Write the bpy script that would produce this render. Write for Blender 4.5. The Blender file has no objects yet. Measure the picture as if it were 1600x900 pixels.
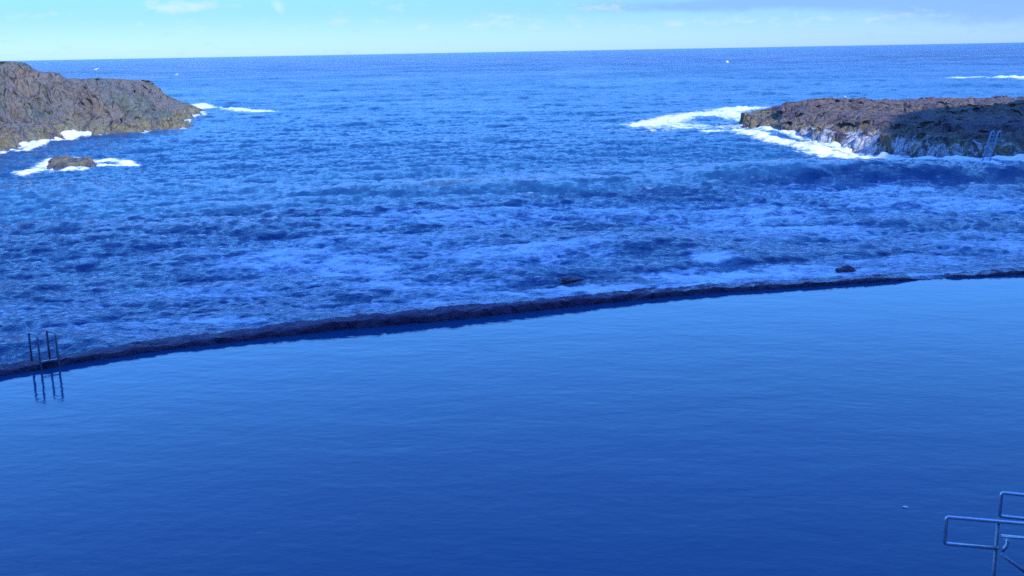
import bpy, bmesh, math, random
import numpy as np
from mathutils import Vector, Matrix, noise as mn

R = math.radians
random.seed(7)
rng = np.random.default_rng(11)
scene = bpy.context.scene
col = scene.collection

# ------------------------------------------------------------------ camera
CAM_H = 7.5
FPX = 1650.0
PITCH = math.atan((450 - 80.5) / FPX)
ROLL = R(1.04)
cam_data = bpy.data.cameras.new('camera')
cam_data.sensor_width = 36
cam_data.lens = 36 * FPX / 1600
cam_data.clip_start = 0.1
cam_data.clip_end = 60000
cam = bpy.data.objects.new('camera', cam_data)
col.objects.link(cam)
fwd = Vector((0, math.cos(PITCH), -math.sin(PITCH)))
right0 = Vector((1, 0, 0))
up0 = right0.cross(fwd)
rgt = right0 * math.cos(ROLL) - up0 * math.sin(ROLL)
upv = rgt.cross(fwd)
CAM = Vector((0, 0, CAM_H))
m = Matrix((rgt, upv, -fwd)).transposed().to_4x4()
m.translation = CAM
cam.matrix_world = m
scene.camera = cam


def ray(px, py):
    return (fwd + rgt * ((px - 800) / FPX) + upv * ((450 - py) / FPX))


def P(px, py, z=0.0):
    """world point where the sight line through a photo pixel meets height z"""
    d = ray(px, py)
    return CAM + d * ((z - CAM_H) / d.z)


def A(px, py, dist):
    """world point on that sight line at a ground distance"""
    d = ray(px, py)
    return CAM + d * (dist / math.hypot(d.x, d.y))


# ------------------------------------------------------------------ light
SUN_EL = R(33)
SUN_AZ = Vector((0.46, -0.888))            # horizontal direction towards the sun
SUN_AZ.normalize()
S = Vector((SUN_AZ.x * math.cos(SUN_EL), SUN_AZ.y * math.cos(SUN_EL), math.sin(SUN_EL)))
sd = bpy.data.lights.new('sun', 'SUN')
sd.energy = 2.0
sd.angle = R(0.53)
sd.color = (0.95, 0.93, 0.98)
so = bpy.data.objects.new('sun', sd)
so.rotation_euler = S.to_track_quat('Z', 'Y').to_euler()
col.objects.link(so)

world = bpy.data.worlds.new('World')
scene.world = world
world.use_nodes = True
wn, wl = world.node_tree.nodes, world.node_tree.links
wn.clear()
w_out = wn.new('ShaderNodeOutputWorld')
w_bg = wn.new('ShaderNodeBackground')
w_bg.inputs['Strength'].default_value = 0.13
sky = wn.new('ShaderNodeTexSky')
sky.sky_type = 'NISHITA'
sky.sun_disc = False
sky.sun_elevation = SUN_EL
sky.sun_rotation = math.atan2(S.x, S.y)
sky.air_density = 1.0
sky.dust_density = 0.3
sky.ozone_density = 3.0
tint = wn.new('ShaderNodeMix')
tint.data_type = 'RGBA'
tint.blend_type = 'MULTIPLY'
tint.inputs['Factor'].default_value = 1.0
SKY_TINT = (0.45, 1.06, 1.68, 1)
SKY_LOW = (0.165, 0.305, 1.15, 1)
SKY_RIM = (0.25, 0.41, 1.25, 1)
SKY_TOP = (0.50, 1.02, 2.6, 1)
wl.new(sky.outputs['Color'], tint.inputs['A'])


def wmath(op, a, b=None, c=None, clamp=False):
    n = wn.new('ShaderNodeMath')
    n.operation = op
    n.use_clamp = clamp
    for i, v in enumerate((a, b, c)):
        if v is None:
            continue
        if isinstance(v, (int, float)):
            n.inputs[i].default_value = v
        else:
            wl.new(v, n.inputs[i])
    return n.outputs[0]


geo = wn.new('ShaderNodeTexCoord')
sep = wn.new('ShaderNodeSeparateXYZ')
wl.new(geo.outputs['Generated'], sep.inputs[0])
az = wmath('ARCTAN2', sep.outputs['X'], sep.outputs['Y'])
el = wmath('ARCSINE', sep.outputs['Z'])
lowmix = wn.new('ShaderNodeMix')
lowmix.data_type = 'RGBA'
rimmix = wn.new('ShaderNodeMix')
rimmix.data_type = 'RGBA'
rimmix.inputs['A'].default_value = SKY_RIM
rimmix.inputs['B'].default_value = SKY_LOW
rm = wn.new('ShaderNodeMapRange')
rm.interpolation_type = 'SMOOTHSTEP'
rm.inputs['From Min'].default_value = R(0)
rm.inputs['From Max'].default_value = R(2.6)
wl.new(el, rm.inputs['Value'])
wl.new(rm.outputs[0], rimmix.inputs['Factor'])
wl.new(rimmix.outputs['Result'], lowmix.inputs['A'])
lowmix.inputs['B'].default_value = SKY_TINT
lm = wn.new('ShaderNodeMapRange')
lm.interpolation_type = 'SMOOTHSTEP'
lm.inputs['From Min'].default_value = R(1)
lm.inputs['From Max'].default_value = R(15)
wl.new(el, lm.inputs['Value'])
wl.new(lm.outputs[0], lowmix.inputs['Factor'])
topmix = wn.new('ShaderNodeMix')
topmix.data_type = 'RGBA'
tm = wn.new('ShaderNodeMapRange')
tm.interpolation_type = 'SMOOTHSTEP'
tm.inputs['From Min'].default_value = R(25)
tm.inputs['From Max'].default_value = R(60)
wl.new(el, tm.inputs['Value'])
wl.new(tm.outputs[0], topmix.inputs['Factor'])
wl.new(lowmix.outputs['Result'], topmix.inputs['A'])
topmix.inputs['B'].default_value = SKY_TOP
wl.new(topmix.outputs['Result'], tint.inputs['B'])
comb = wn.new('ShaderNodeCombineXYZ')
wl.new(wmath('MULTIPLY', az, 16.0), comb.inputs[0])
wl.new(wmath('MULTIPLY', el, 80.0), comb.inputs[1])
cn = wn.new('ShaderNodeTexNoise')
cn.inputs['Scale'].default_value = 1.0
cn.inputs['Detail'].default_value = 6
cn.inputs['Roughness'].default_value = 0.55
wl.new(comb.outputs[0], cn.inputs['Vector'])
cnv = cn.outputs['Fac']
comb2 = wn.new('ShaderNodeCombineXYZ')
wl.new(wmath('MULTIPLY', az, 55.0), comb2.inputs[0])
wl.new(wmath('MULTIPLY', el, 150.0), comb2.inputs[1])
cn2 = wn.new('ShaderNodeTexNoise')
cn2.inputs['Scale'].default_value = 1.0
cn2.inputs['Detail'].default_value = 7
cn2.inputs['Roughness'].default_value = 0.62
wl.new(comb2.outputs[0], cn2.inputs['Vector'])
cnf = cn2.outputs['Fac']


def puff(px, py, wx, wy, amp):
    d = ray(px, py).normalized()
    a0, e0 = math.atan2(d.x, d.y), math.asin(d.z)
    dx = wmath('DIVIDE', wmath('SUBTRACT', az, a0), wx / FPX)
    dy = wmath('DIVIDE', wmath('SUBTRACT', el, e0), wy / FPX)
    r2 = wmath('ADD', wmath('MULTIPLY', dx, dx), wmath('MULTIPLY', dy, dy))
    return wmath('MULTIPLY', wmath('EXPONENT', wmath('MULTIPLY', r2, -1.0)), amp)


def wmix(fac, a, b):
    n = wn.new('ShaderNodeMix')
    n.data_type = 'RGBA'
    if isinstance(fac, (int, float)):
        n.inputs['Factor'].default_value = fac
    else:
        wl.new(fac, n.inputs['Factor'])
    for k, v in (('A', a), ('B', b)):
        if isinstance(v, tuple):
            n.inputs[k].default_value = v
        else:
            wl.new(v, n.inputs[k])
    return n.outputs['Result']


# pale fair-weather puffs and a grey-blue bank, laid out by compass direction
white = None
for args in ((268, 12, 42, 9, .85), (300, 8, 60, 7, .5), (435, 11, 13, 9, .95), (60, 24, 60, 10, .45),
             (300, 45, 22, 11, .55), (200, 40, 60, 10, .3), (780, 27, 40, 9, .45), (620, 12, 70, 10, .3), (930, 10, 90, 10, .45), (760, 40, 200, 14, .4), (1150, 34, 200, 10, .4), (1400, 26, 120, 8, .35), (500, 30, 120, 10, .3)):
    p_ = puff(*args)
    white = p_ if white is None else wmath('ADD', white, p_)
wmask = wmath('MULTIPLY', wmath('SUBTRACT', wmath('ADD', white, wmath('ADD', wmath('MULTIPLY', cnv, .7), wmath('MULTIPLY', cnf, 2.6))), 2.0), 1.3, clamp=True)
grey = None
for args in ((1330, 0, 330, 11, 1.0), (1560, 4, 160, 20, .9), (1080, 10, 120, 8, .5), (1560, 30, 90, 8, .35), (1900, 0, 260, 24, 1.0)):
    p_ = puff(*args)
    grey = p_ if grey is None else wmath('ADD', grey, p_)
gmask = wmath('MULTIPLY', wmath('SUBTRACT', wmath('ADD', grey, wmath('ADD', wmath('MULTIPLY', cnv, 1.2), wmath('MULTIPLY', cnf, 1.1))), 1.3), 1.3, clamp=True)
WHITE_CLOUD = (2.7, 3.3, 4.2, 1)
GREY_CLOUD = (0.95, 1.75, 3.9, 1)
c1 = wmix(wmath('MULTIPLY', gmask, .7), tint.outputs['Result'], GREY_CLOUD)
c2 = wmix(wmath('MULTIPLY', wmask, .6), c1, WHITE_CLOUD)
wl.new(c2, w_bg.inputs['Color'])
wl.new(w_bg.outputs[0], w_out.inputs[0])

scene.view_settings.view_transform = 'Standard'
scene.view_settings.look = 'None'
scene.view_settings.exposure = 1.15
scene.view_settings.gamma = 1.0
scene.render.engine = 'CYCLES'
scene.cycles.use_denoising = False
scene.cycles.sample_clamp_direct = 6
scene.cycles.sample_clamp_indirect = 4
scene.cycles.caustics_reflective = False
scene.cycles.max_bounces = 5
scene.cycles.filter_width = 1.6


# ------------------------------------------------------------------ helpers
def tag(o, label=None, cat=None, group=None, kind=None):
    for k, v in (('label', label), ('category', cat), ('group', group), ('kind', kind)):
        if v:
            o[k] = v
    return o


def empty(name, loc=(0, 0, 0), rz=0.0):
    o = bpy.data.objects.new(name, None)
    o.location = loc
    o.rotation_euler = (0, 0, rz)
    o.empty_display_size = 0.3
    col.objects.link(o)
    return o


def mesh_obj(name, verts, faces, mat=None, parent=None, smooth=True, attrs=None):
    me = bpy.data.meshes.new(name)
    verts = np.asarray(verts, dtype=np.float32)
    if isinstance(faces, np.ndarray):
        nf, k = faces.shape
        me.vertices.add(len(verts))
        me.vertices.foreach_set('co', verts.ravel())
        me.loops.add(nf * k)
        me.loops.foreach_set('vertex_index', faces.astype(np.int32).ravel())
        me.polygons.add(nf)
        me.polygons.foreach_set('loop_start', np.arange(0, nf * k, k, dtype=np.int32))
        me.update(calc_edges=True)
        me.validate()
    else:
        me.from_pydata(verts.tolist(), [], faces)
    me.polygons.foreach_set('use_smooth', np.full(len(me.polygons), smooth))
    for k, v in (attrs or {}).items():
        a = me.attributes.new(k, 'FLOAT', 'POINT')
        a.data.foreach_set('value', np.asarray(v, dtype=np.float32))
    if mat:
        me.materials.append(mat)
    o = bpy.data.objects.new(name, me)
    col.objects.link(o)
    if parent:
        o.parent = parent
    return o


def grid_faces(nr, nc):
    i = np.arange(nr - 1)[:, None] * nc + np.arange(nc - 1)[None, :]
    i = i.ravel()
    return np.stack([i, i + 1, i + nc + 1, i + nc], 1)


def tube_data(paths, sides=10):
    """paths: list of (points, radius) -> verts, faces of capped tubes"""
    V, F = [], []
    for pts, rad in paths:
        pts = [Vector(p) for p in pts]
        base = len(V)
        prev = None
        for i, p in enumerate(pts):
            t = (pts[min(i + 1, len(pts) - 1)] - pts[max(i - 1, 0)]).normalized()
            if prev is None:
                ref = Vector((0, 0, 1)) if abs(t.z) < .9 else Vector((1, 0, 0))
                n = t.cross(ref).normalized()
            else:
                n = (prev - t * prev.dot(t)).normalized()
            prev = n
            b = t.cross(n)
            for k in range(sides):
                a = 2 * math.pi * k / sides
                V.append(p + (n * math.cos(a) + b * math.sin(a)) * rad)
        for i in range(len(pts) - 1):
            for k in range(sides):
                a = base + i * sides + k
                b_ = base + i * sides + (k + 1) % sides
                F.append((a, b_, b_ + sides, a + sides))
        F.append(tuple(base + k for k in reversed(range(sides))))
        e = base + (len(pts) - 1) * sides
        F.append(tuple(e + k for k in range(sides)))
    return [tuple(v) for v in V], F


def tube(name, paths, mat, parent=None, sides=10):
    v, f = tube_data(paths, sides)
    return mesh_obj(name, v, f, mat, parent)


def rounded(pts, r, n=5):
    """polyline with its inner corners rounded"""
    pts = [Vector(p) for p in pts]
    out = [pts[0]]
    for i in range(1, len(pts) - 1):
        a, b, c = pts[i - 1], pts[i], pts[i + 1]
        d1, d2 = (a - b), (c - b)
        rr = min(r, d1.length * .49, d2.length * .49)
        p1, p2 = b + d1.normalized() * rr, b + d2.normalized() * rr
        for k in range(n + 1):
            t = k / n
            out.append(p1 * (1 - t) ** 2 + b * 2 * t * (1 - t) + p2 * t * t)
    out.append(pts[-1])
    return out


def smooth01(x, a, b):
    t = np.clip((x - a) / (b - a), 0, 1)
    return t * t * (3 - 2 * t)


# ------------------------------------------------------------------ materials
class Mat:
    def __init__(self, name):
        self.m = bpy.data.materials.new(name)
        self.m.use_nodes = True
        self.n, self.l = self.m.node_tree.nodes, self.m.node_tree.links
        self.bsdf = self.n['Principled BSDF']
        self.out = self.n['Material Output']
        self.pos = self.n.new('ShaderNodeNewGeometry').outputs['Position']

    def put(self, sock, v):
        if isinstance(v, (int, float, tuple)):
            sock.default_value = v
        else:
            self.l.new(v, sock)

    def math(self, op, a, b=None, c=None, clamp=False):
        n = self.n.new('ShaderNodeMath')
        n.operation = op
        n.use_clamp = clamp
        for i, v in enumerate((a, b, c)):
            if v is not None:
                self.put(n.inputs[i], v)
        return n.outputs[0]

    def mapping(self, scale, rot=0.0, src=None):
        n = self.n.new('ShaderNodeMapping')
        n.inputs['Scale'].default_value = scale
        n.inputs['Rotation'].default_value = (0, 0, rot)
        self.l.new(src or self.pos, n.inputs['Vector'])
        return n.outputs[0]

    def noise(self, scale=1.0, detail=4, rough=.5, vec=None, dist=0.0):
        n = self.n.new('ShaderNodeTexNoise')
        n.inputs['Scale'].default_value = scale
        n.inputs['Detail'].default_value = detail
        n.inputs['Roughness'].default_value = rough
        n.inputs['Distortion'].default_value = dist
        self.l.new(vec or self.pos, n.inputs['Vector'])
        return n.outputs['Fac']

    def voronoi(self, scale, vec=None, feature='F1'):
        n = self.n.new('ShaderNodeTexVoronoi')
        n.feature = feature
        n.inputs['Scale'].default_value = scale
        self.l.new(vec or self.pos, n.inputs['Vector'])
        return n.outputs['Distance']

    def ramp(self, fac, stops):
        n = self.n.new('ShaderNodeValToRGB')
        el = n.color_ramp.elements
        while len(el) < len(stops):
            el.new(.5)
        for e, (p, c) in zip(el, stops):
            e.position = p
            e.color = (*c, 1)
        self.l.new(fac, n.inputs[0])
        return n.outputs[0]

    def step(self, v, a, b):
        n = self.n.new('ShaderNodeMapRange')
        n.interpolation_type = 'SMOOTHSTEP'
        self.put(n.inputs['Value'], v)
        n.inputs['From Min'].default_value = a
        n.inputs['From Max'].default_value = b
        return n.outputs[0]

    def mix(self, fac, a, b, blend='MIX'):
        n = self.n.new('ShaderNodeMix')
        n.data_type = 'RGBA'
        n.blend_type = blend
        self.put(n.inputs['Factor'], fac)
        self.put(n.inputs['A'], a)
        self.put(n.inputs['B'], b)
        return n.outputs['Result']

    def attr(self, name):
        n = self.n.new('ShaderNodeAttribute')
        n.attribute_name = name
        return n.outputs['Fac']

    def bump(self, height, strength, distance, normal=None):
        n = self.n.new('ShaderNodeBump')
        n.inputs['Strength'].default_value = strength
        self.put(n.inputs['Distance'], distance)
        self.l.new(height, n.inputs['Height'])
        if normal:
            self.l.new(normal, n.inputs['Normal'])
        return n.outputs[0]

    def set(self, **kw):
        for k, v in kw.items():
            k = {'color': 'Base Color', 'rough': 'Roughness', 'metal': 'Metallic', 'normal': 'Normal', 'ior': 'IOR',
                 'spec': 'Specular IOR Level'}[k]
            self.put(self.bsdf.inputs[k], v)
        return self


def simple(name, color, rough=.5, metal=0.0, var=.15, scale=8):
    M = Mat(name)
    n = M.noise(scale, 4)
    c0 = tuple(c * (1 - var) for c in color)
    c1 = tuple(min(1, c * (1 + var)) for c in color)
    M.set(color=M.ramp(n, [(.3, c0), (.7, c1)]), rough=rough, metal=metal)
    return M.m


SEA_BODY = (0.010, 0.066, 0.165, 1)
POOL_BODY = (0.007, 0.070, 0.165, 1)


def sea_material():
    M = Mat('sea_water')
    sep = M.n.new('ShaderNodeSeparateXYZ')
    M.l.new(M.pos, sep.inputs[0])
    dist = M.math('POWER', M.math('ADD', M.math('MULTIPLY', sep.outputs['X'], sep.outputs['X']),
                                  M.math('MULTIPLY', sep.outputs['Y'], sep.outputs['Y'])), .5)
    far = M.math('MULTIPLY', M.step(dist, 60, 320), M.math('ADD', .5, M.math('MULTIPLY', M.step(M.noise(1.0, 4, .6, M.mapping((.016, .022, .02), .1), .5), .35, .65), .9)))
    # wind ripples (crests roughly across the view)
    r1 = M.noise(1.0, 5, .65, M.mapping((2.0, 2.6, 2), .12))
    r2 = M.noise(1.0, 6, .7, M.mapping((.42, .36, .3), -.10))
    r3 = M.noise(1.0, 6, .7, M.mapping((.10, .075, .1), .05))
    n1 = M.bump(r1, 1.0, .2)
    n2 = M.bump(r2, 1.0, M.math('MULTIPLY', far, 1.6), n1)
    n3 = M.bump(r3, 1.0, M.math('MULTIPLY', M.step(dist, 150, 700), 16.0), n2)
    foam = M.attr('foam')
    lace = M.noise(1.0, 8, .72, M.mapping((1.0, 1.5, 1.5)), .9)
    grain = M.noise(3.2, 4, .65)
    big = M.noise(1.0, 4, .6, M.mapping((.22, .45, .3), .1), .4)
    tex = M.math('ADD', M.math('ADD', M.math('MULTIPLY', lace, .55), M.math('MULTIPLY', grain, .2)), M.math('MULTIPLY', big, .25))
    lev = M.math('ADD', M.math('MULTIPLY', foam, .60), M.math('MULTIPLY', M.math('SUBTRACT', tex, .5), 2.1))
    mask = M.math('MULTIPLY', M.step(lev, .22, .52), M.step(foam, .03, .2))
    body = M.mix(M.math('MULTIPLY', M.step(foam, .05, .9), .75), SEA_BODY, (0.03, 0.17, 0.33, 1))
    glow_murk = M.attr('glow_murk')
    body = M.mix(glow_murk, body, (0.09, 0.15, 0.16, 1))  # olive: painted sun glow through a swell, plus murky water along the headland
    M.set(color=body, rough=M.math('ADD', .07, M.math('MULTIPLY', far, .12)), ior=1.333, normal=n3)
    fb = M.n.new('ShaderNodeBsdfPrincipled')
    fb.inputs['Base Color'].default_value = (.86, .87, .88, 1)
    fb.inputs['Roughness'].default_value = .8
    fb.inputs['Specular IOR Level'].default_value = .2
    M.l.new(M.bump(tex, .6, .25), fb.inputs['Normal'])
    ms = M.n.new('ShaderNodeMixShader')
    M.l.new(mask, ms.inputs[0])
    M.l.new(M.bsdf.outputs[0], ms.inputs[1])
    M.l.new(fb.outputs[0], ms.inputs[2])
    M.l.new(ms.outputs[0], M.out.inputs['Surface'])
    return M.m


def pool_material():
    M = Mat('pool_water')
    a = M.noise(1.0, 4, .55, M.mapping((.45, .9, 1), .5))
    b = M.noise(1.0, 4, .6, M.mapping((2.2, 3.8, 3), .35))
    n1 = M.bump(a, 1.0, .014)
    n2 = M.bump(b, 1.0, .005, n1)
    tone = M.noise(1.0, 3, .5, M.mapping((.08, .16, .1)))
    body = M.mix(tone, tuple(c * .8 for c in POOL_BODY[:3]) + (1,), tuple(c * 1.2 for c in POOL_BODY[:3]) + (1,))
    M.set(color=body, rough=.03, ior=1.333, normal=n2)
    return M.m


def rock_material(name, grey=(.13, .12, .115), brown=(.17, .125, .095), ochre=(.22, .175, .10), dark=(.045, .04, .04), lichen=1.0,
                  streaks=False, green=.0):
    M = Mat(name)
    sep = M.n.new('ShaderNodeSeparateXYZ')
    M.l.new(M.pos, sep.inputs[0])
    z = sep.outputs['Z']
    big = M.noise(.16, 6, .6)
    med = M.noise(.8, 8, .75, M.mapping((1, 1, .4)))
    fine = M.noise(3.5, 6, .7)
    c = M.mix(M.step(big, .38, .62), grey + (1,), brown + (1,))
    if green:
        c = M.mix(M.math('MULTIPLY', M.step(M.noise(.22, 5, .6, M.mapping((1, 1, 1.5), .7)), .47, .6), green), c, (.17, .205, .15, 1))
    # the paler yellowish tidal band and pale scattered faces
    band = M.math('MULTIPLY', M.step(M.math('ADD', z, M.math('MULTIPLY', big, 1.6)), 2.6, 1.5), M.step(med, .38, .55))
    c = M.mix(M.math('MULTIPLY', band, lichen), c, ochre + (1,))
    c = M.mix(M.math('MULTIPLY', M.step(med, .55, .66), .75), c, tuple(min(.3, 1.7 * k) for k in grey) + (1,))
    c = M.mix(M.math('MULTIPLY', M.step(med, .48, .38), .9), c, dark + (1,))
    c = M.mix(M.math('MULTIPLY', M.step(fine, .50, .40), .65), c, dark + (1,))
    # wet foot of the rock
    wet = M.step(M.math('ADD', z, M.math('MULTIPLY', med, .5)), .55, .2)
    c = M.mix(M.math('MULTIPLY', wet, .6), c, dark + (1,))
    cracks = M.voronoi(.8, M.mapping((1, 1, .45)), 'DISTANCE_TO_EDGE')
    h = M.math('ADD', M.math('ADD', med, M.math('MULTIPLY', fine, .5)), M.math('MULTIPLY', M.step(cracks, 0, .12), .35))
    nrm = M.bump(h, 1.0, .8)
    if streaks:
        w = M.attr('runoff')
        s = M.noise(1.0, 6, .68, M.mapping((1.1, 1.1, .35)), 1.2)
        mk = M.step(M.math('ADD', M.math('MULTIPLY', w, .75), M.math('MULTIPLY', M.math('SUBTRACT', s, .5), 2.4)), .36, .66)
        mk = M.math('MULTIPLY', mk, M.math('ADD', .45, M.math('MULTIPLY', M.step(fine, .42, .56), .55)))
        c = M.mix(mk, c, (.78, .80, .82, 1))
    M.set(color=c, rough=M.math('SUBTRACT', .85, M.math('MULTIPLY', wet, .45)), normal=nrm)
    return M.m


MAT_SEA = sea_material()
MAT_POOL = pool_material()
MAT_HEAD = rock_material('headland_rock', grey=(.25, .235, .205), brown=(.30, .24, .175), ochre=(.34, .29, .13), dark=(.11, .105, .115), green=.95)
MAT_ISLET = rock_material('islet_rock', grey=(.20, .15, .16), brown=(.27, .20, .13), ochre=(.33, .275, .12), dark=(.07, .05, .075), streaks=True)
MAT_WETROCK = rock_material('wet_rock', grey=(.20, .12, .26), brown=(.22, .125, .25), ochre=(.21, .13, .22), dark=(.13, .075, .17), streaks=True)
MAT_CLIFF = rock_material('cliff_rock', lichen=0)
MAT_STEEL = simple('brushed_steel', (.66, .66, .68), .3, 1.0, .08, 20)
MAT_OLDSTEEL = simple('weathered_steel', (.36, .38, .42), .42, .6, .2, 20)
MAT_BLUESTEEL = simple('painted_steel', (.20, .30, .44), .45, 0, .15, 12)
MAT_CONCRETE = simple('concrete', (.32, .30, .27), .85, 0, .2, 1.5)
MAT_GULLWHITE = simple('white_feathers', (.82, .81, .79), .8, 0, .04, 30)
MAT_GULLGREY = simple('grey_feathers', (.34, .35, .37), .8, 0, .08, 30)
MAT_BEAK = simple('yellow_beak', (.55, .35, .06), .5)
MAT_BUOY = simple('buoy_plastic', (.85, .66, .48), .45, 0, .05)
MAT_WHITE = simple('white_plastic', (.8, .8, .8), .4, 0, .04)


# ------------------------------------------------------------------ shore outlines
def W(*pts):
    return [P(x, y).xy for x, y in pts]


WALL_PX = [(-330, 655), (-150, 614), (0, 588), (120, 568), (250, 548), (400, 530), (500, 519), (600, 510), (700, 501), (800, 490),
           (900, 479), (1000, 468), (1100, 459), (1200, 452.5), (1300, 446), (1430, 437.5), (1520, 433), (1600, 429), (1760, 422), (1950, 414)]
WALL = np.array([tuple(p) for p in W(*WALL_PX)])

HEAD = [tuple(p) for p in W((-420, 330), (-250, 292), (-120, 262), (0, 240), (70, 225), (120, 213), (165, 213), (215, 209), (250, 205), (284, 202),
                            (290, 192), (303, 185), (322, 178.5), (326, 175.5))]
tip = Vector(HEAD[-1])
HEAD += [(tip.x - 7, tip.y + 9), (tip.x - 22, tip.y + 22), (tip.x - 55, tip.y + 34), (-150, 190), (-170, 120), (-130, 60)]
ISLET = [tuple(p) for p in W((1161, 189), (1172, 203), (1205, 211), (1250, 218), (1292, 226), (1330, 231), (1385, 236), (1430, 241), (1500, 244),
                             (1560, 246), (1640, 250), (1760, 258), (1950, 268))]
ISLET += [(95, 60), (110, 95), (78, 112), (50, 118), (38, 119), (26, 116)]
SMALL = [tuple(p) for p in W((68, 258), (85, 262), (115, 262), (142, 258), (140, 252), (112, 248), (85, 250))]


def poly_sd(x, y, poly):
    """signed distance to a closed outline, positive inside"""
    px = np.array([p[0] for p in poly])
    py = np.array([p[1] for p in poly])
    best = np.full(x.shape, 1e18)
    inside = np.zeros(x.shape, bool)
    for i in range(len(px)):
        j = (i + 1) % len(px)
        ax, ay, bx, by = px[i], py[i], px[j], py[j]
        ex, ey = bx - ax, by - ay
        t = np.clip(((x - ax) * ex + (y - ay) * ey) / (ex * ex + ey * ey), 0, 1)
        best = np.minimum(best, (x - ax - t * ex) ** 2 + (y - ay - t * ey) ** 2)
        c = ((ay > y) != (by > y)) & (x < (bx - ax) * (y - ay) / (by - ay + 1e-12) + ax)
        inside ^= c
    d = np.sqrt(best)
    return np.where(inside, d, -d)


def line_dist(x, y, pts):
    best = np.full(x.shape, 1e18)
    tt = np.zeros(x.shape)
    n = len(pts) - 1
    for i in range(n):
        ax, ay = pts[i][0], pts[i][1]
        ex, ey = pts[i + 1][0] - ax, pts[i + 1][1] - ay
        t = np.clip(((x - ax) * ex + (y - ay) * ey) / (ex * ex + ey * ey + 1e-12), 0, 1)
        d = (x - ax - t * ex) ** 2 + (y - ay - t * ey) ** 2
        m_ = d < best
        best = np.where(m_, d, best)
        tt = np.where(m_, (i + t) / n, tt)
    return np.sqrt(best), tt


# ------------------------------------------------------------------ sea
def cascade(L, N, lmin, lmax, rms, wind, spread=2.0, power=4.0, seed=1):
    """one periodic tile of random wind waves: height and sideways (choppy) offsets"""
    g = np.random.default_rng(seed)
    k1 = 2 * np.pi * np.fft.fftfreq(N, L / N)
    kx, ky = np.meshgrid(k1, k1)
    k = np.hypot(kx, ky)
    k[0, 0] = 1
    cosw = (kx * math.cos(wind) + ky * math.sin(wind)) / k
    s = k ** (-power / 2) * np.abs(cosw) ** spread
    s *= np.exp(-(2 * np.pi / k / lmax) ** 4) * np.exp(-(k * lmin / (2 * np.pi)) ** 4)
    s[0, 0] = 0
    c = (g.normal(size=(N, N)) + 1j * g.normal(size=(N, N))) * s
    h = np.fft.ifft2(c).real
    f = rms / h.std()
    dx = np.fft.ifft2(c * 1j * kx / k).real * f
    dy = np.fft.ifft2(c * 1j * ky / k).real * f
    return L, N, h * f, dx, dy


def sample(cas, x, y, rot):
    L, N, h, dx, dy = cas
    c, s = math.cos(rot), math.sin(rot)
    u, v = (x * c + y * s) / L * N, (-x * s + y * c) / L * N
    i0, j0 = np.floor(u).astype(np.int64), np.floor(v).astype(np.int64)
    fu, fv = u - i0, v - j0
    i0 %= N
    j0 %= N
    i1, j1 = (i0 + 1) % N, (j0 + 1) % N
    out = []
    for a in (h, dx, dy):
        out.append(a[j0, i0] * (1 - fu) * (1 - fv) + a[j0, i1] * fu * (1 - fv) + a[j1, i0] * (1 - fu) * fv + a[j1, i1] * fu * fv)
    H, X, Y = out
    return H, X * c - Y * s, X * s + Y * c


# rows at even steps of sight angle, columns fine across the view and coarse to the sides
dep = np.concatenate([np.linspace(26, 6, 620), np.linspace(6, .05, 480)[1:]])
dist_r = CAM_H / np.tan(np.radians(dep))
dist_r = np.concatenate([dist_r, [12000, 20000, 40000]])
ang = np.concatenate([np.linspace(-80, -33, 60)[:-1], np.linspace(-33, 33, 1150), np.linspace(33, 80, 60)[1:]])
rr, aa = np.meshgrid(dist_r, np.radians(ang), indexing='ij')
X, Y = rr * np.sin(aa), rr * np.cos(aa)
dr = np.gradient(dist_r)[:, None] * np.ones_like(aa)
Z = np.zeros_like(X)
DX = np.zeros_like(X)
DY = np.zeros_like(X)
HEADING = R(-82)
for L, N, lmin, lmax, rms, sp, chop, sd_, rot in (
        (211.0, 512, 4.0, 45.0, .16, 2.6, 1.1, 3, .0),
        (47.0, 512, .8, 6.5, .062, 1.8, 1.6, 4, .16),
        (12.7, 512, .16, 1.4, .028, .6, 1.5, 5, -.13)):
    cas = cascade(L, N, lmin, lmax, rms, HEADING - rot, sp, 4.0, sd_)
    h, ox, oy = sample(cas, X, Y, rot)
    att = np.clip((math.sqrt(lmin * lmax)) / (1.2 * dr), 0, 1)
    Z += h * att
    DX += ox * att * chop
    DY += oy * att * chop

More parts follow.
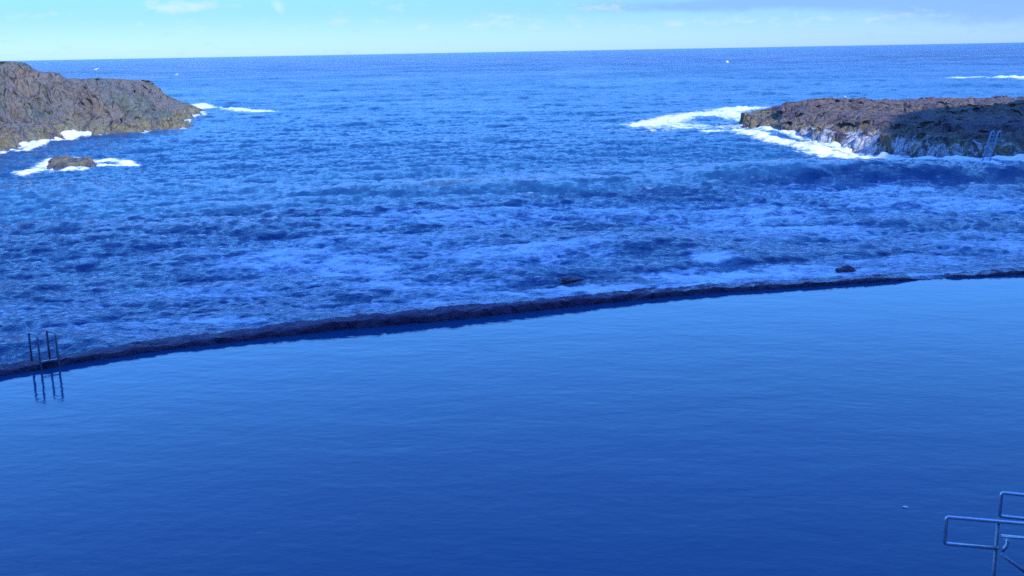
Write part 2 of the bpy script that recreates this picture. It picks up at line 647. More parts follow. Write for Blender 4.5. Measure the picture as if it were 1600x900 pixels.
# single swells lifting towards the shore: (crest through these photo points, height, front width, back width)
for pts, hgt, wf, wb in (
        ([(1000, 296), (1120, 289), (1220, 283), (1300, 281), (1390, 280), (1500, 280), (1600, 277), (1800, 270)], .80, 1.5, 4.5),
        ([(420, 304), (600, 302), (720, 303), (860, 302), (1010, 297)], .36, 1.7, 6.0),
        ([(60, 292), (250, 298), (460, 300)], .30, 2.5, 5.0),
        ([(230, 216), (330, 218), (430, 216), (560, 214)], .32, 3.0, 8.0),
        ([(430, 388), (560, 380), (690, 368), (800, 362)], .28, 1.4, 3.0),
        ([(-40, 345), (80, 338), (200, 342)], .22, 1.5, 3.5),
        ([(-60, 545), (0, 540), (70, 532), (150, 528), (230, 528)], .20, .9, 1.6),
        ([(900, 397), (1000, 386), (1110, 384)], .25, 1.1, 2.5),
        ([(1010, 432), (1080, 410), (1108, 398), (1150, 410), (1200, 425)], .16, .7, 1.2)):
    w = [tuple(p) for p in W(*pts)]
    d, t = line_dist(X, Y, w)
    yl = np.interp(X, [p[0] for p in w], [p[1] for p in w])
    wid = np.where(Y < yl, wf, wb)
    jag = .6 * np.sin(X / 2.9 + pts[0][0]) + .5 * np.sin(X / 1.25 + 1.7 + pts[0][1]) + .35 * np.sin(X / .61 + Y * .3)
    d = np.abs(np.where(Y < yl, -d, d) + jag * .22 * wf)
    Z += hgt * (1 + .10 * jag) * np.exp(-(d / wid) ** 2) * (smooth01(t, 0, .25) * smooth01(t, 1, .75) * .8 + .2)

sd_islet = poly_sd(X, Y, ISLET)
sd_head = poly_sd(X, Y, HEAD)
sd_small = poly_sd(X, Y, SMALL)

foam = np.zeros_like(X)


def stroke(pts, width, amp, soft=0.0):
    global foam
    w = [tuple(p) for p in W(*pts)]
    d, t = line_dist(X, Y, w)
    foam = np.maximum(foam, amp * np.exp(-(d / width) ** 2))


def blob(px, py, wx, wy, amp):
    """an oval patch of spent foam; half-widths in metres"""
    global foam
    c = P(px, py)
    d = ((X - c.x) / wx) ** 2 + ((Y - c.y) / wy) ** 2
    foam = np.maximum(foam, amp * np.exp(-d))


# breaking water along the rocks
foam = np.maximum(foam, np.exp(-(np.clip(-sd_islet + .2, 0, None) / 1.3) ** 2) * .98)
foam *= np.where(sd_islet < -20, 1, 1)
shore = np.exp(-(np.clip(-sd_head, 0, None) / .6) ** 2)
pix = np.array([0.0])
hx = np.interp(np.arctan2(X, Y), [math.atan2((p - 800) / FPX, math.cos(PITCH)) for p in (-50, 20, 35, 150, 175, 215, 250, 270, 290, 330)],
               [.2, .2, 1.0, 1.1, .4, .2, .75, .3, .65, .8])
foam = np.maximum(foam, shore * hx)
foam = np.maximum(foam, np.exp(-(np.clip(-sd_small, 0, None) / .8) ** 2) * .95)
stroke([(1168, 186), (1130, 178), (1070, 182), (1010, 196)], 3.0, .95)
stroke([(1165, 174), (1110, 178), (1060, 182)], 3.2, .95)
stroke([(1110, 208), (1150, 212), (1210, 222), (1290, 232), (1380, 243), (1440, 252)], 1.3, 1.05)
stroke([(1240, 226), (1330, 238), (1420, 247), (1500, 251), (1640, 258)], 1.7, 1.05)
stroke([(1440, 252), (1530, 262), (1560, 268)], 1.6, .8)
stroke([(985, 199), (1040, 196), (1090, 199)], 2.0, .68)
stroke([(1150, 196), (1060, 196), (1020, 200)], 6.0, .55)
stroke([(314, 166), (340, 169), (380, 172), (418, 173)], 1.7, 1.15)
stroke([(318, 178), (350, 176)], 1.6, 1.0)
stroke([(36, 237), (80, 225), (110, 217), (122, 212), (150, 213)], .55, 1.2)
stroke([(118, 212), (132, 211)], 1.1, 1.3)
stroke([(35, 268), (75, 266), (130, 263), (150, 256), (208, 255)], .5, .95)
stroke([(140, 252), (175, 250), (205, 254)], .6, 1.05)
stroke([(60, 262), (40, 267)], .9, 1.0)
stroke([(1522, 121), (1560, 121.5), (1640, 122.5)], 6.0, 1.15)
# older foam drifting in the cove
for a in ((470, 408, 5.0, 2.4, .66), (560, 420, 6, 2, .55), (690, 345, 7, 4.5, .52), (800, 400, 6, 4, .55), (640, 440, 6, 2, .5),
          (900, 330, 7, 4, .5), (1160, 330, 8, 6, .52), (1250, 360, 7, 4, .55), (1350, 300, 8, 3.5, .58), (1480, 320, 8, 5, .58),
          (1110, 408, 1.2, .9, .85), (1130, 428, 3.2, 1.6, .72), (1000, 445, 4.5, .9, .72), (930, 452, 3, .7, .6), (1250, 425, 4, 1.8, .58),
          (1420, 410, 5, 2, .52), (1560, 380, 6, 4, .5), (150, 510, 3.4, 1.5, .46), (60, 480, 3, 1.6, .42), (330, 500, 3, .8, .5),
          (560, 385, 9, 3, .46), (220, 400, 6, 3, .22), (330, 455, 5, 1.8, .45), (640, 470, 5, 1.1, .5), (740, 455, 4, 1.2, .5)):
    blob(*a[:4], a[4] * 1.12)
# wash against the wall
dw, tw = line_dist(X, Y, WALL)
foam = np.maximum(foam, np.exp(-(np.clip(dw - .5, 0, None) / .45) ** 2) * np.interp(tw * (len(WALL) - 1), [0, 4, 6, 9, 12, 17], [.35, .4, .62, .72, .8, .75]))
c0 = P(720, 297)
glow_murk = np.exp(-((X - c0.x) / 4.0) ** 2 - ((Y - c0.y) / 1.5) ** 2) * .6  # sunlight showing through the swell, painted as an olive patch
glow_murk = np.maximum(glow_murk, .10 * np.exp(-(np.clip(-sd_head, 0, None) / 5) ** 2))

# the break is heaped up, ragged water
rag = sample(cascade(17.0, 256, .5, 4.0, 1.0, 0, 0, 3.0, 9), X, Y, .4)[0]
Z += np.clip(foam - .55, 0, .8) * (.10 + .20 * rag) * (np.clip(1.5 / dr, 0, 1)) * (rr > 45)
Z = np.where(rr < 45, Z * .8, Z)
# calmer right at the rock and wall, and sunk out of sight on the pool's side
side = np.interp(X, WALL[:, 0], WALL[:, 1])
off = Y - side
Z *= .45 + .55 * smooth01(off, 0, 5)
Z += .03
inside = (off < .12) | (X < WALL[0, 0] - .5) & (Y < WALL[0, 1] + 6)
ins = smooth01(off, .20, .02)
Z = Z * (1 - ins) - 2.5 * ins
Z = Z - np.clip(sd_islet - 6, 0, 3) - np.clip(sd_head - 7, 0, 3)
fadexy = np.where(off < 1.0, np.clip(off, 0, 1), 1)
XX, YY = X - DX * fadexy, Y - DY * fadexy
verts = np.stack([XX, YY, Z], -1).reshape(-1, 3)
F = grid_faces(*X.shape)
offr = off.reshape(-1)
keep = (offr[F] > -1.2).any(1)
F = F[keep]
sea = mesh_obj('sea', verts, F, MAT_SEA, attrs={'foam': foam.ravel(), 'glow_murk': glow_murk.ravel()})
tag(sea, kind='structure')

# ------------------------------------------------------------------ pool water and the ground behind
pw = [(-40, 11), (42, 11)] + [(p[0], p[1] + .1) for p in WALL[::-1]]
me_v = [(x, y, 0) for x, y in pw]
pool = mesh_obj('pool_water', me_v, [tuple(range(len(me_v)))], MAT_POOL)
tag(pool, kind='structure')


def box_into(bm, x0, x1, y0, y1, z0, z1, bev=.04):
    r = bmesh.ops.create_cube(bm, size=1)
    for v in r['verts']:
        v.co = Vector((x0 + (v.co.x + .5) * (x1 - x0), y0 + (v.co.y + .5) * (y1 - y0), z0 + (v.co.z + .5) * (z1 - z0)))
    if bev:
        es = list({e for v in r['verts'] for e in v.link_edges})
        bmesh.ops.bevel(bm, geom=es, offset=bev, segments=2, affect='EDGES')


def bm_obj(name, bm, mat, parent=None, smooth=False):
    me = bpy.data.meshes.new(name)
    bm.to_mesh(me)
    bm.free()
    me.polygons.foreach_set('use_smooth', np.full(len(me.polygons), smooth))
    me.materials.append(mat)
    o = bpy.data.objects.new(name, me)
    col.objects.link(o)
    if parent:
        o.parent = parent
    return o


bm = bmesh.new()
box_into(bm, -38, 40, 1.31, 11.4, -3, .35)
tag(bm_obj('pool_deck', bm, MAT_CONCRETE), kind='structure')
bm = bmesh.new()
box_into(bm, -38, 40, -14, 1.3, -3, 5.85)
tag(bm_obj('promenade', bm, MAT_CONCRETE), kind='structure')

# the sea cliff behind the photographer, whose shadow falls over pool and cove
TERM = [(-150, 38), (-90, 40), (-50, 45), (-25, 49), (-8, 52), (5, 55), (14, 59), (21, 63), (24.3, 67), (25.5, 72), (26.5, 80), (29, 88), (35, 92.5), (45, 94), (54, 93), (70, 94), (110, 95)]
D = 80.0
rows = []
ridge = []
for i in range(len(TERM) - 1):
    for k in range(14):
        t = k / 14
        x = TERM[i][0] * (1 - t) + TERM[i + 1][0] * t
        y = TERM[i][1] * (1 - t) + TERM[i + 1][1] * t
        ridge.append((x + SUN_AZ.x * D, y + SUN_AZ.y * D))
hR = D * math.tan(SUN_EL)
cv = []
prof = [(-9, -2), (-8, 4), (-6.5, 10), (-5.5, 18), (-4.2, 26), (-3.2, 34), (-1.8, 42), (-.8, hR - 4), (0, hR), (6, hR - 1.5), (20, hR - 3), (60, hR - 4), (61, -2)]
for i, (x, y) in enumerate(ridge):
    for j, (o, z) in enumerate(prof):
        nz = mn.noise(Vector((x * .15, y * .15, z * .12))) * 1.6 + mn.noise(Vector((x * .5, y * .5, z * .4 + 7))) * .6
        amp = .5 if j == 8 else 1.0
        fx, fy = SUN_AZ.x, SUN_AZ.y
        cv.append((x + fx * (o + nz * amp), y + fy * (o + nz * amp), z + (nz * .5 if j == 8 else nz * .3)))
tag(mesh_obj('cliff_terrain', cv, grid_faces(len(ridge), len(prof)), MAT_CLIFF, smooth=False), kind='structure')


# ------------------------------------------------------------------ rocks
def fbm(v, H, lac, octv):
    return mn.fractal(v, H, lac, octv)


def rock_mass(name, poly, hpts, mat, step=.25, bench=(1.6, .7), cliff=4.0, rough=.5, blocks=1.0, box=None, runoff=None, seed=0.0, foot=2.0, crest=None):
    """a rock heightfield over a shore outline, then broken up sideways by 3-D noise"""
    xs = [p[0] for p in poly]
    ys = [p[1] for p in poly]
    x0, x1, y0, y1 = box or (min(xs) - foot, max(xs) + foot, min(ys) - foot, max(ys) + foot)
    nx, ny = int((x1 - x0) / step) + 1, int((y1 - y0) / step) + 1
    gx, gy = np.meshgrid(np.linspace(x0, x1, nx), np.linspace(y0, y1, ny))
    wob = np.array([mn.noise(Vector((a * .35, b * .35, seed))) for a, b in zip(gx.ravel(), gy.ravel())]).reshape(gx.shape)
    wob2 = np.array([mn.noise(Vector((a * 1.1, b * 1.1, seed + 5))) for a, b in zip(gx.ravel(), gy.ravel())]).reshape(gx.shape)
    d = poly_sd(gx, gy, poly) + wob * .9 * rough * 2 + wob2 * .35 * rough * 2
    num = np.zeros_like(gx)
    den = np.zeros_like(gx)
    for hx_, hy_, hh in hpts:
        w = 1 / ((gx - hx_) ** 2 + (gy - hy_) ** 2 + 1.0) ** 2.0
        num += w * hh
        den += w
    H = num / den
    bw, bh = bench
    bh_ = np.minimum(bh * (1 + .5 * wob), H)
    z = np.where(d < 0, np.maximum(d * .9, -2.5), smooth01(d, 0, bw * .6) * bh_ + smooth01(d, bw, bw + cliff) * np.maximum(H - bh_, 0))
    co = np.stack([gx, gy, z], -1).reshape(-1, 3)
    out = np.empty_like(co)
    for i, (a, b, c) in enumerate(co):
        v = Vector((a, b, c * .6 + seed))
        n1 = mn.noise_vector(v * .45)
        n2 = mn.noise_vector(v * 1.3)
        n3 = mn.noise_vector(v * 3.1)
        rdg = mn.ridged_multi_fractal(v * .5, .9, 2.1, 4, 1.0, 2.0) - 1.2
        q = Vector((a, b, c * 1.1 + seed)) + n1 * 1.1
        b1 = mn.cell_vector(Vector((q.x * .55 + q.y * .2, q.y * .5 - q.x * .2, q.z * .75))) - Vector((.5, .5, .5))
        b2 = mn.cell_vector(Vector((q.x * 1.3 - q.y * .4, q.y * 1.2 + q.x * .4, q.z * 1.6))) - Vector((.5, .5, .5))
        blk = (b1 * 1.15 + b2 * .55) * blocks
        k = rough * min(1.0, max(0.15, (c + .6) / 1.6))
        out[i] = (a + (n1.x * .6 + n2.x * .3 + n3.x * .2 + blk.x) * k, b + (n1.y * .6 + n2.y * .3 + n3.y * .2 + blk.y) * k, c + (n1.z * .3 + n2.z * .2 + rdg * .22 + n3.z * .12 + blk.z * .55) * k)
    if crest is not None:
        # the surveyed crest line of the rock: nothing may stand above it
        lim = CAM_H + np.hypot(out[:, 0], out[:, 1]) * np.interp(np.arctan2(out[:, 0], out[:, 1]), crest[0], crest[1])
        lim += np.array([mn.noise(Vector((a * .7, b * .7, seed))) * .22 + mn.noise(Vector((a * 2.1, b * 2.1, seed))) * .12 for a, b, c in out])
        over = out[:, 2] - lim
        out[:, 2] = np.where(over > 0, np.maximum(lim + over * .06, -.2), out[:, 2])
    F_ = grid_faces(ny, nx)
    keep_ = (out[:, 2][F_] > -1.2).any(1)
    at = {}
    if runoff:
        at['runoff'] = runoff(out[:, 0], out[:, 1], out[:, 2], d.ravel())
    used = np.unique(F_[keep_])
    remap = np.full(len(out), -1)
    remap[used] = np.arange(len(used))
    return mesh_obj(name, out[used], remap[F_[keep_]], mat, smooth=False, attrs={k: v[used] for k, v in at.items()})


def hp(px, py, dist):
    p = A(px, py, dist)
    return (p.x, p.y, p.z)


head_h = [hp(-120, 85, 104), hp(-60, 90, 110), hp(0, 96.5, 116), hp(30, 97.5, 119), hp(46, 102, 121), hp(64, 112, 123), hp(80, 114.5, 125), hp(94, 115, 128),
          hp(103, 127, 133), hp(115, 124, 138), hp(150, 123, 142), hp(190, 124, 147), hp(232, 125.5, 150), hp(246, 134, 150), hp(265, 145, 150), hp(287, 157, 149), hp(305, 167, 148),
          hp(320, 174, 147)]
head_h += [hp(112, 128, 124), hp(128, 129, 124), hp(150, 129, 127), hp(190, 131, 130), hp(235, 135, 137), hp(240, 140, 143)]
head_h = [(a, b, c - .15) for a, b, c in head_h]
for a, b, c in list(head_h):
    v = Vector((a, b)).normalized() * 22
    head_h.append((a + v.x - 8, b + v.y, max(c - .8, .3)))
crest_px = [(-300, 80), (-60, 92), (0, 97), (30, 97.5), (44, 101), (52, 108), (64, 113.5), (92, 116), (98, 121), (106, 126), (116, 123), (128, 126), (150, 123.5), (190, 125), (233, 127), (243, 132),
            (250, 138), (265, 146), (287, 158), (305, 167), (320, 173), (328, 178)]
crest_d = [ray(*p) for p in crest_px]
crest_a = np.array([math.atan2(d.x, d.y) for d in crest_d])
crest_t = np.array([d.z / math.hypot(d.x, d.y) for d in crest_d])
head_h = [(a, b, c + .9) for a, b, c in head_h]
head = rock_mass('rock_headland', HEAD, head_h, MAT_HEAD, step=.28, bench=(3.0, 1.3), cliff=5.5, rough=.85, blocks=.65, crest=(crest_a, crest_t), box=(-100, -29, 52, tip.y + 34), seed=3.0)
tag(head, 'tall grey brown rocky headland on the left, its top level with the horizon', 'headland')

isl_h = [hp(1163, 186, 108), hp(1180, 176, 107), hp(1200, 167, 107), hp(1240, 161, 106), hp(1285, 157, 104), hp(1320, 155.5, 103), hp(1400, 161, 101), hp(1460, 167, 100), hp(1520, 168, 97),
         hp(1560, 165, 95), hp(1600, 162, 94), hp(1750, 158, 92), hp(1950, 150, 90)]
for px in range(1220, 1700, 60):
    isl_h.append(hp(px, 186, 88))
for a, b, c in isl_h[:13]:
    v = Vector((a, b)).normalized() * 7
    isl_h.append((a + v.x, b + v.y, max(c - .7, .3)))


def islet_runoff(x, y, z, d):
    px_l = P(1240, 220).x
    g = smooth01(z, 1.7, .45)
    a = np.arctan2(x, y)
    ang_ = [math.atan((p - 800) / (FPX * 1.03)) for p in (1170, 1225, 1260, 1285, 1305, 1325, 1345, 1380, 1400, 1440, 1500, 1530, 1560, 1600, 1700)]
    k = np.interp(a, ang_, [.1, .3, .45, .75, .9, .35, .95, 1.0, .85, .75, .8, .8, .65, .6, .6])
    return g * k * (y < 97)


islet = rock_mass('rock_islet', ISLET, isl_h, MAT_ISLET, step=.22, bench=(.8, .9), cliff=3.0, rough=.62, blocks=.75, box=(17, 75, 55, 124), runoff=islet_runoff, seed=9.0)
tag(islet, 'low brown rock islet on the right with white water pouring off its foot', 'islet')

c = P(112, 256)
small = rock_mass('half_submerged_rock', SMALL, [(c.x, c.y, .55), (c.x - 1.6, c.y, .3), (c.x + 1.2, c.y, .5)], MAT_HEAD, step=.1, bench=(.5, .3), cliff=1.2, rough=.4, seed=21.0)
tag(small, 'small ochre rock ringed by foam just off the left headland', 'rock')


def boulder(name, px, py, rx, ry, h, label, seed):
    c = P(px, py)
    bm = bmesh.new()
    bmesh.ops.create_icosphere(bm, subdivisions=4, radius=1)
    for v in bm.verts:
        n = v.co.copy()
        f = 1 + .28 * mn.noise(n * 1.6 + Vector((seed, 0, 0))) + .12 * mn.noise(n * 4 + Vector((0, seed, 0)))
        v.co = Vector((n.x * rx * f, n.y * ry * f, n.z * h * f))
    o = bm_obj(name, bm, MAT_WETROCK, smooth=False)
    o.location = (c.x, c.y, .02)
    tag(o, label, 'rock')
    return o


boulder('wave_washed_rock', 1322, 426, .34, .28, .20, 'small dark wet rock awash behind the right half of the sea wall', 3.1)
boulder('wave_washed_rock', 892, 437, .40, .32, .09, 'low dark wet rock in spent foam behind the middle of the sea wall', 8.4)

# ------------------------------------------------------------------ sea wall
seg = np.r_[0, np.cumsum(np.hypot(*np.diff(WALL, axis=0).T))]
n_s = int(seg[-1] / .09)
ss = np.linspace(0, seg[-1], n_s)
cx, cy = np.interp(ss, seg, WALL[:, 0]), np.interp(ss, seg, WALL[:, 1])
tx, ty = np.gradient(cx), np.gradient(cy)
tl = np.hypot(tx, ty)
nx_, ny_ = -ty / tl, tx / tl                     # towards the sea
px_at = np.interp(ss, seg, [p[0] for p in WALL_PX])
top = np.interp(px_at, [-330, 0, 120, 250, 330, 420, 520, 700, 850, 1000, 1150, 1300, 1400, 1428, 1445, 1475, 1490, 1600, 1950],
                [.18, .15, .16, .15, .16, .19, .26, .26, .22, .19, .15, .14, .12, .08, -.02, -.02, .08, .12, .13])
prof = [(-.02, -.9), (0, -.3), (0, 0.0), (.0, .35), (.01, .7), (.03, .92), (.09, 1.0), (.2, 1.0), (.32, 1.02), (.45, 1.0), (.58, .97), (.70, .9), (.80, .7), (.92, .3), (1.05, -.6), (1.2, -3)]
wv = np.empty((n_s, len(prof), 3))
for i in range(n_s):
    for j, (u, zf) in enumerate(prof):
        z = top[i] * zf if zf > -.2 else (zf if zf < 0 else 0)
        v = Vector((cx[i], cy[i], z))
        a1 = mn.noise(v * 1.1 + Vector((0, 0, u * 2)))
        a2 = mn.noise(v * 4.0 + Vector((3, 0, u * 5)))
        a3 = mn.noise(v * 11.0 + Vector((7, 0, u * 12)))
        uu = u * .85 + a1 * .07 + a2 * .035
        ztop = (a1 * .05 + a2 * .04 + a3 * .025) * (1 if zf > .6 else .3)
        wv[i, j] = (cx[i] + nx_[i] * uu, cy[i] + ny_[i] * uu, z + ztop)
wash_s = np.interp(px_at, [400, 700, 900, 1100, 1250, 1600], [0, .12, .3, .62, .75, .7])
wash_u = np.array([0 if (u < .08 or zf < .6) else 1 for u, zf in prof], float)
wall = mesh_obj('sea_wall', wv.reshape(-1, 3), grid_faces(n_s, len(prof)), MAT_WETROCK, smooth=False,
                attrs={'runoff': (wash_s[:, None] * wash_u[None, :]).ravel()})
tag(wall, 'long low dark rough sea wall dividing calm pool from open sea', 'wall')

# rocky ends of the basin, beside the view
for nm, poly, hh, lb in (('shore_rocks', [(-50, 2), (-20.5, 4), (-19.5, 12), (-17.5, 20), (-16, 24), (-20, 28), (-50, 30)], 1.5,
                          'low dark shore rocks closing the pool beyond its left end'),
                         ('shore_rocks', [(60, 2), (36, 4), (31, 12), (30, 25), (29, 38), (33, 44), (60, 46)], 1.6,
                          'low dark shore rocks closing the pool beyond its right end')):
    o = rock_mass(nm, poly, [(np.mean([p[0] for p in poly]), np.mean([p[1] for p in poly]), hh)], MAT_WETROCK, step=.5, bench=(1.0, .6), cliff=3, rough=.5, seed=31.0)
    tag(o, lb, 'rocks')


# ------------------------------------------------------------------ pool ladder on the wall
f1, f2 = P(64, 577), P(92, 572.5)
d12 = (f2 - f1)
axis = d12.normalized()
outw = Vector((-axis.y, axis.x, 0))
mid = (f1 + f2) / 2
lad = empty('pool_ladder', (mid.x, mid.y, 0), math.atan2(axis.y, axis.x))
tag(lad, 'dark steel pool ladder hooked over the left end of the sea wall', 'ladder')
hw = d12.length / 2
for s in (-1, 1):
    o = Matrix.Rotation(-math.atan2(axis.y, axis.x), 3, 'Z') @ Vector((-.32, .26, 0))
    pts = rounded([(s * hw, -.04, -.9), (s * hw, -.04, .88), (s * hw + o.x, o.y, .88), (s * hw + o.x, o.y, .05)], .09)
    tube('handrail', [(pts, .027)], MAT_OLDSTEEL, lad)
for z in (-.55, -.28, -.02, .2):
    bm = bmesh.new()
    box_into(bm, -hw, hw, -.075, -.01, z - .014, z + .014, .006)
    bm_obj('rung', bm, MAT_OLDSTEEL, lad)

# ------------------------------------------------------------------ bathers' handrails at the lower right
ZT = 1.25


def handrail(name, p_end, p_far, zb, label, post_px, post_top, extra=False):
    """a rail loop with a free rounded end over the water, on posts standing in the pool"""
    e = P(*p_end, ZT)
    f = P(*p_far, ZT)
    ax = (f - e)
    ax.z = 0
    ax.normalize()
    root = empty(name, (e.x, e.y, 0), math.atan2(ax.y, ax.x))
    tag(root, label, 'handrail')
    Ln = 2.6
    pts = rounded([(Ln, 0, ZT), (0, 0, ZT), (0, 0, zb), (Ln, 0, zb)], .06)
    return root, pts, e, ax, Ln


root, pts, e, ax, Ln = handrail('handrail', (1479, 808), (1600, 818.5), .83, 'nearer steel pool handrail with a long free end, at the lower right corner', 0, 0)


def on_axis(px, py, e, ax):
    """distance along the rail where the vertical plane of the rail is met"""
    d = ray(px, py)
    n = Vector((-ax.y, ax.x, 0))
    t = (e - CAM).dot(n) / d.dot(n)
    q = CAM + d * t
    return (q - e).dot(ax), q.z


u_p, z_p = on_axis(1560, 824, e, ax)
u_b, z_b = on_axis(1500, 851.5, e, ax)
zb = z_b
pts = rounded([(u_p + .02, 0, zb), (0, 0, zb), (0, 0, ZT), (Ln, 0, ZT)], .04)
tube('rail_loop', [(pts, .024)], MAT_STEEL, root)
tube('post', [([(u_p, .03, -.5), (u_p, .03, ZT - .03)], .024)], MAT_OLDSTEEL, root)
tube('post', [([(Ln - .15, .0, -.5), (Ln - .15, .0, ZT)], .024)], MAT_OLDSTEEL, root)
u3, z3 = on_axis(1565, 839, e, ax)
tube('middle_rail', [(rounded([(u3, .03, z3), (Ln, .03, z3)], .05), .022)], MAT_STEEL, root)
u4, z4 = on_axis(1572, 847, e, ax)
tube('elbow', [(rounded([(u4, .03, z3 - .02), (u4 + .02, -.02, z4 - .02), (u4 - .05, -.04, z4 - .12)], .04), .026)], MAT_STEEL, root)
u5, z5 = on_axis(1564, 866, e, ax)
u6, z6 = on_axis(1610, 899, e, ax)
tube('brace', [([(u5, .0, z5), (u6, -.02, z6)], .022)], MAT_OLDSTEEL, root)

root2, pts, e2, ax2, Ln2 = handrail('handrail', (1565, 770), (1600, 773.5), .83, 'farther steel pool handrail whose square end is cut off by the right edge', 0, 0)
u_b, z_b = on_axis(1590, 809.5, e2, ax2)
pts = rounded([(Ln2, 0, z_b), (0, 0, z_b), (0, 0, ZT), (Ln2, 0, ZT)], .04)
tube('rail_loop', [(pts, .024)], MAT_STEEL, root2)
tube('post', [([(.75, .0, -.5), (.75, .0, z_b)], .024)], MAT_OLDSTEEL, root2)
tube('post', [([(Ln2 - .15, .0, -.5), (Ln2 - .15, .0, ZT)], .024)], MAT_OLDSTEEL, root2)

# ------------------------------------------------------------------ ladder on the islet
b0, b1 = A(1537, 245, 70.3), A(1548, 246, 70.3)
t0, t1 = A(1549, 206, 72.0), A(1560, 206, 72.0)
lad2 = empty('rock_ladder', tuple((b0 + b1) / 2))
tag(lad2, 'pale blue metal ladder leaning against the shaded foot of the right islet', 'ladder')
inv = (b0 + b1) / 2
for a, b, s in ((b0, t0, -1), (b1, t1, 1)):
    back = Vector((.42, .5, 0))
    pp = rounded([a - inv - (b - a).normalized() * .6, b - inv, b - inv + back, b - inv + back + Vector((.05, .1, -.8))], .15)
    tube('stringer', [(pp, .04)], MAT_BLUESTEEL, lad2)
for k in range(6):
    t = .06 + k * .16
    tube('rung', [([b0 + (t0 - b0) * t - inv, b1 + (t1 - b1) * t - inv], .034)], MAT_BLUESTEEL, lad2)


# ------------------------------------------------------------------ gulls, buoy, floating scrap
def lathe(name, prof, mat, parent=None, n=20):
    v, f = [], []
    for r_, z_ in prof:
        for k in range(n):
            a = 2 * math.pi * k / n
            v.append((r_ * math.cos(a), r_ * math.sin(a), z_))
    for i in range(len(prof) - 1):
        for k in range(n):
            f.append((i * n + k, i * n + (k + 1) % n, (i + 1) * n + (k + 1) % n, (i + 1) * n + k))
    f.append(tuple(reversed(range(n))))
    f.append(tuple((len(prof) - 1) * n + k for k in range(n)))
    return mesh_obj(name, v, f, mat, parent)


def gull_body(name, mat, pitch):
    """one continuous body: tail, breast, neck, head"""
    secs = [(-.30, .004, .03, .0), (-.22, .02, .06, .0), (-.12, .055, .065, .0), (0, .085, .085, -.005), (.10, .08, .08, 0), (.17, .055, .055, .03), (.21, .045, .045, .055), (.25, .05, .045, .075),
            (.29, .042, .04, .075), (.32, .02, .018, .07)]
    n = 12
    v, f = [], []
    for y_, rz_, rx_, zo in secs:
        for k in range(n):
            a = 2 * math.pi * k / n
            p = Vector((rx_ * math.cos(a), y_, rz_ * math.sin(a) + zo))
            v.append(tuple(Matrix.Rotation(pitch, 3, 'X') @ p))
    for i in range(len(secs) - 1):
        for k in range(n):
            f.append((i * n + k, i * n + (k + 1) % n, (i + 1) * n + (k + 1) % n, (i + 1) * n + k))
    f.append(tuple(reversed(range(n))))
    f.append(tuple((len(secs) - 1) * n + k for k in range(n)))
    return v, f


def flying_gull(loc, rz, lift, label, scale=1.0, mat_w=None):
    v, f = gull_body('gull', MAT_GULLWHITE, 0)
    g = mesh_obj('gull', v, f, MAT_GULLWHITE)
    g.location = loc
    g.rotation_euler = (R(8), R(14), rz)
    g.scale = (scale,) * 3
    tag(g, label, 'gull')
    for s in (-1, 1):
        wv_, wf_ = [], []
        for i, (u, dz, c_, sw) in enumerate(((0.04, .02, .16, 0), (.25, .02 + lift * .22, .17, .05), (.48, .02 + lift * .34, .12, .02), (.72, .02 + lift * .30, .02, -.12))):
            for (yy, zz) in ((c_ * .55, .0), (0.02, .018), (-c_ * .55, 0), (0.0, -.008)):
                wv_.append((s * u, yy + sw, dz + zz))
        for i in range(3):
            for k in range(4):
                wf_.append((i * 4 + k, i * 4 + (k + 1) % 4, i * 4 + 4 + (k + 1) % 4, i * 4 + 4 + k))
        wf_ += [(3, 2, 1, 0), (12, 13, 14, 15)]
        mesh_obj('wing', wv_, wf_, mat_w or MAT_GULLWHITE, g)
    lathe('beak', [(.012, 0), (.009, .03), (.002, .05)], MAT_BEAK, g, 8).matrix_local = Matrix.Translation((0, .31, .07)) @ Matrix.Rotation(R(-90), 4, 'X')
    return g


flying_gull(A(149, 109, 175), R(60), .9, 'bright white gull flying above the sea near the left headland top', 1.15)
flying_gull(A(276, 116.5, 190), R(-70), -.3, 'fainter grey winged gull gliding low over the sea right of the headland', 1.0, MAT_GULLGREY)

v, f = gull_body('gull', MAT_GULLWHITE, R(22))
gp = A(1325, 153.2, 103)
g = mesh_obj('gull', v, f, MAT_GULLWHITE)
tag(g, 'white gull standing on the highest point of the right islet', 'gull')
g.rotation_euler = (0, 0, R(75))
g.scale = (.62,) * 3
GULL_STAND = g
for s in (-1, 1):
    wv_ = [(s * .086, .10, .05), (s * .094, .0, -.03), (s * .07, -.28, -.10), (s * .04, -.30, -.07), (s * .06, .08, .08), (s * .07, -.1, .04)]
    wv_ += [(a * .8, b, c_) for a, b, c_ in wv_]
    wf_ = [(0, 1, 2, 3, 5, 4), (10, 11, 9, 8, 7, 6)] + [(a, b, b + 6, a + 6) for a, b in ((1, 0), (2, 1), (3, 2), (5, 3), (4, 5), (0, 4))]
    mesh_obj('wing', wv_, wf_, MAT_GULLGREY, g, smooth=False)
    tube('leg', [([(s * .035, 0, -.06), (s * .035, .0, -.22)], .008)], MAT_BEAK, g, 6)
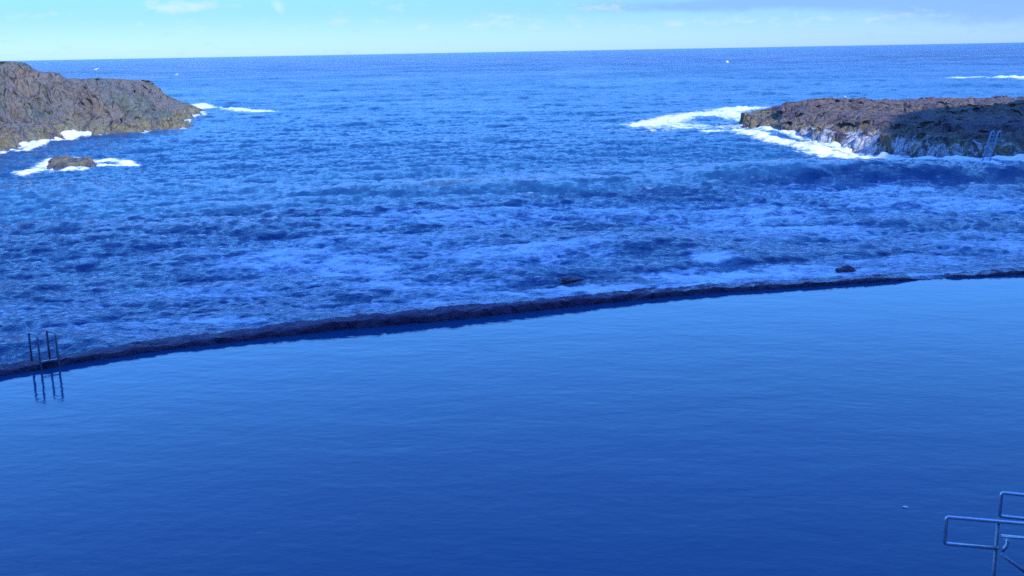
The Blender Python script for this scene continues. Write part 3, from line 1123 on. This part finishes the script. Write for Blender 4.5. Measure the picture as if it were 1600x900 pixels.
lathe('beak', [(.012, 0), (.009, .03), (.002, .05)], MAT_BEAK, g, 8).matrix_local = Matrix.Translation((0, .27, .185)) @ Matrix.Rotation(R(-80), 4, 'X')

bp = P(1136, 98)
b = lathe('mooring_buoy', [(.05, -.6), (.55, -.45), (.85, 0), (.78, .4), (.5, .72), (.16, .86), (.10, 1.05), (.05, 1.08)], MAT_BUOY)
b.location = (bp.x, bp.y, .1)
tag(b, 'pale orange round buoy far out on the open sea', 'buoy')
tube('ring', [([(.14 * math.cos(a), 0, 1.16 + .14 * math.sin(a)) for a in np.linspace(0, 2 * math.pi, 17)], .03)], MAT_OLDSTEEL, b, 8)

fp = P(1415, 793)
bm = bmesh.new()
bmesh.ops.create_icosphere(bm, subdivisions=3, radius=.032)
for vtx in bm.verts:
    n = vtx.co * 30
    vtx.co *= 1 + .35 * mn.noise(n)
    vtx.co.x *= 1.5
    vtx.co.z *= .55
o = bm_obj('floating_scrap', bm, MAT_WHITE, smooth=True)
o.location = (fp.x, fp.y, .008)
tag(o, 'tiny white scrap floating alone on the dark pool', 'litter')

# stand the gull on the rock below it
bpy.context.view_layer.update()
dg = bpy.context.evaluated_depsgraph_get()
imw = islet.matrix_world.inverted()
# the crest vertex nearest to the sight line
iv = np.empty(len(islet.data.vertices) * 3, dtype=np.float32)
islet.data.vertices.foreach_get('co', iv)
iv = iv.reshape(-1, 3)
an = np.arctan2(iv[:, 0], iv[:, 1])
el_ = (iv[:, 2] - CAM_H) / np.hypot(iv[:, 0], iv[:, 1])
sel = np.abs(an - math.atan2(gp.x, gp.y)) < .0022
best = np.where(sel)[0][np.argmax(el_[sel])]
GULL_STAND.location = tuple(iv[best] + np.array([0, 0, .125]))

for o in list(col.objects):
    if o.parent or 'category' not in o:
        continue
    grp = {'gull': 'white gulls around the rocks', 'handrail': 'steel handrails at the near side of the pool',
           'rock': 'small rocks standing in the sea', 'rocks': 'shore rocks closing the pool'}.get(o['category'])
    if grp:
        o['group'] = grp
